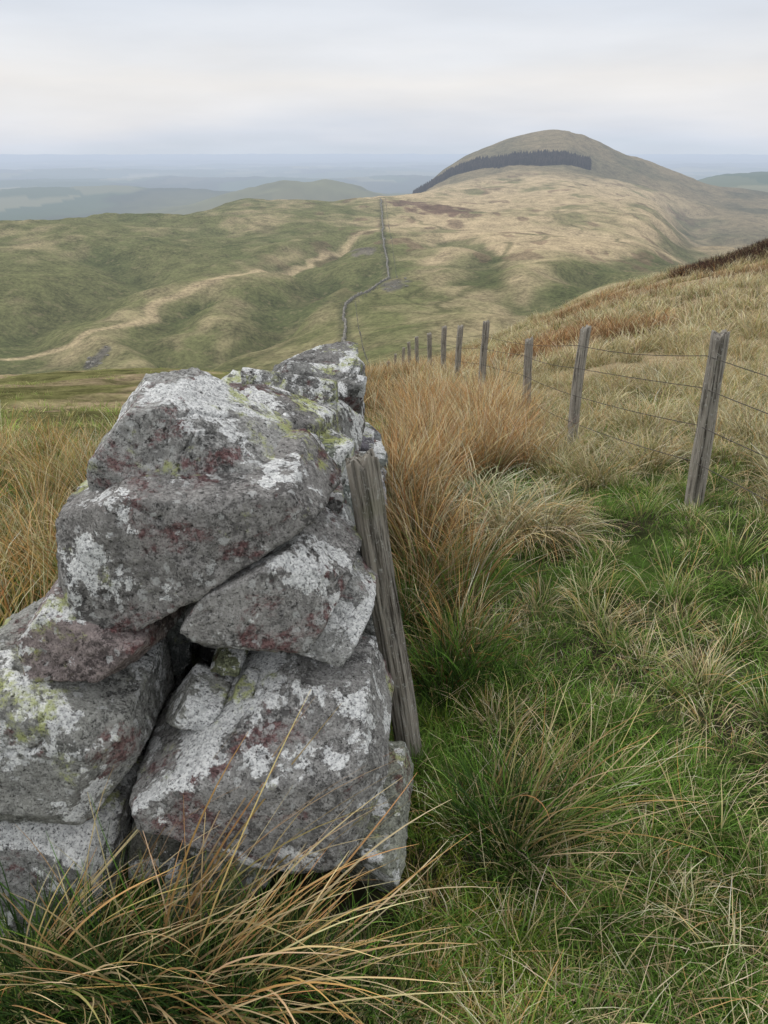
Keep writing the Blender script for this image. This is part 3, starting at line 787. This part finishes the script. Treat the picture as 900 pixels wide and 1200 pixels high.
# ------------------------------------------------------------------ conifer plantation on the far hill
V = []; F = []; C = []; nb = 0
n = 3800
a = rng.uniform(.035, .245, n)
lo = np.interp(a, [.035, .1, .2, .245], [1840, 1810, 1750, 1765]); hi = np.interp(a, [.035, .1, .2, .245], [1890, 1890, 1820, 1810])
lo = lo+14*fbm2(a*60, a*0, 3, 88)
y = lo+(hi-lo)*rng.uniform(0, 1, n); x = a*y; z = H(x, y)
for k in range(n):
    hgt = rng.uniform(7, 14); w = hgt*.22*rng.uniform(.8, 1.3); cc = np.array([.042, .034, .028])*rng.uniform(.5, 1.6)
    for (z0, z1, ws) in ((.05, .55, 1.0), (.35, 1.0, .7)):
        ang = np.arange(6)*math.pi/3+rng.uniform(0, 1); rr_ = w*ws*rng.uniform(.7, 1.2, 6)
        for q in range(6): V.append((x[k]+rr_[q]*math.cos(ang[q]), y[k]+rr_[q]*math.sin(ang[q]), z[k]+hgt*z0))
        V.append((x[k], y[k], z[k]+hgt*z1)); C += [cc*.7]*6+[cc*1.4]
        for q in range(6): F.append((nb+q, nb+(q+1) % 6, nb+6))
        nb += 7
me = mesh_np("conifers", np.array(V), np.array(F), np.array(C), smooth=False); me.materials.append(M_C); new_obj("conifer_plantation", me)

# ------------------------------------------------------------------ sky and light
SUN_EL, SUN_AZ = math.radians(40), math.radians(-65)
w = bpy.data.worlds.new("World"); bpy.context.scene.world = w; w.use_nodes = True
nt = w.node_tree; nt.nodes.clear(); L_ = nt.links
out = nt.nodes.new('ShaderNodeOutputWorld'); bg = nt.nodes.new('ShaderNodeBackground')
sky = nt.nodes.new('ShaderNodeTexSky'); sky.sky_type = 'NISHITA'; sky.sun_disc = False
sky.sun_elevation = SUN_EL; sky.sun_rotation = SUN_AZ
tc = nt.nodes.new('ShaderNodeTexCoord'); sep = nt.nodes.new('ShaderNodeSeparateXYZ'); L_.new(tc.outputs['Generated'], sep.inputs[0])
def wnoise(scl, sc, det):
    mp = nt.nodes.new('ShaderNodeMapping'); mp.inputs['Scale'].default_value = scl; mp.inputs['Rotation'].default_value = (0, .05, 0); L_.new(tc.outputs['Generated'], mp.inputs[0])
    ns = nt.nodes.new('ShaderNodeTexNoise'); ns.inputs['Scale'].default_value = sc; ns.inputs['Detail'].default_value = det; ns.inputs['Roughness'].default_value = .5; L_.new(mp.outputs[0], ns.inputs['Vector'])
    return ns.outputs['Fac']
ad = nt.nodes.new('ShaderNodeMath'); ad.operation = 'MULTIPLY_ADD'; L_.new(wnoise((1.6, 1.6, 12), 1.6, 4), ad.inputs[0]); ad.inputs[1].default_value = .08
sb = nt.nodes.new('ShaderNodeMath'); sb.operation = 'SUBTRACT'; L_.new(sep.outputs['Z'], sb.inputs[0]); sb.inputs[1].default_value = .04
L_.new(sb.outputs[0], ad.inputs[2])
cr = nt.nodes.new('ShaderNodeValToRGB'); L_.new(ad.outputs[0], cr.inputs[0])
stops = [(0.0, (.64, .705, .80)), (.012, (.69, .74, .83)), (.035, (.80, .81, .85)), (.065, (.87, .85, .84)), (.10, (.81, .825, .86)), (.15, (.73, .775, .85)), (.35, (.84, .87, .92)), (1.0, (1.0, 1.0, 1.0))]
e = cr.color_ramp.elements
e[0].position = 0; e[0].color = (*stops[0][1], 1); e[1].position = 1; e[1].color = (*stops[-1][1], 1)
for p, c in stops[1:-1]:
    q = e.new(p); q.color = (*c, 1)
mr2 = nt.nodes.new('ShaderNodeMapRange'); L_.new(wnoise((2.5, 2.5, 13), 1.7, 5), mr2.inputs[0]); mr2.inputs[1].default_value = .3; mr2.inputs[2].default_value = .7; mr2.inputs[3].default_value = .95; mr2.inputs[4].default_value = 1.06
mr = nt.nodes.new('ShaderNodeMapRange'); L_.new(sep.outputs['Z'], mr.inputs[0]); mr.inputs[1].default_value = .18; mr.inputs[2].default_value = .8; mr.inputs[3].default_value = 1.0; mr.inputs[4].default_value = 1.5
mm = nt.nodes.new('ShaderNodeMath'); mm.operation = 'MULTIPLY'; L_.new(mr.outputs[0], mm.inputs[0]); L_.new(mr2.outputs[0], mm.inputs[1])
mu = nt.nodes.new('ShaderNodeMix'); mu.data_type = 'RGBA'; mu.blend_type = 'MULTIPLY'; mu.inputs[0].default_value = 1; L_.new(cr.outputs[0], mu.inputs[6]); L_.new(mm.outputs[0], mu.inputs[7])
sc = nt.nodes.new('ShaderNodeMix'); sc.data_type = 'RGBA'; sc.blend_type = 'MULTIPLY'; sc.inputs[0].default_value = 1; L_.new(sky.outputs[0], sc.inputs[6]); sc.inputs[7].default_value = (.1, .1, .1, 1)
mx = nt.nodes.new('ShaderNodeMix'); mx.data_type = 'RGBA'; mx.inputs[0].default_value = .94; L_.new(sc.outputs[2], mx.inputs[6]); L_.new(mu.outputs[2], mx.inputs[7])
L_.new(mx.outputs[2], bg.inputs[0]); bg.inputs[1].default_value = 1.0; L_.new(bg.outputs[0], out.inputs[0])

sl = bpy.data.lights.new("sun", 'SUN'); sl.energy = 1.5; sl.angle = math.radians(12); sl.color = (1, .975, .94)
so = new_obj("sun", sl)
d = Vector((math.sin(SUN_AZ)*math.cos(SUN_EL), math.cos(SUN_AZ)*math.cos(SUN_EL), math.sin(SUN_EL)))
so.rotation_euler = d.to_track_quat('Z', 'Y').to_euler()

cam = bpy.data.cameras.new("camera"); cam.sensor_fit = 'VERTICAL'; cam.sensor_height = 36; cam.lens = 27.03
cam.clip_start = .05; cam.clip_end = 120000
co = new_obj("camera", cam); co.location = (0, 0, EYE); co.rotation_euler = (math.radians(90-25.3), 0, 0)
sc_ = bpy.context.scene; sc_.camera = co
sc_.view_settings.view_transform = 'Standard'; sc_.view_settings.look = 'None'; sc_.view_settings.exposure = 0
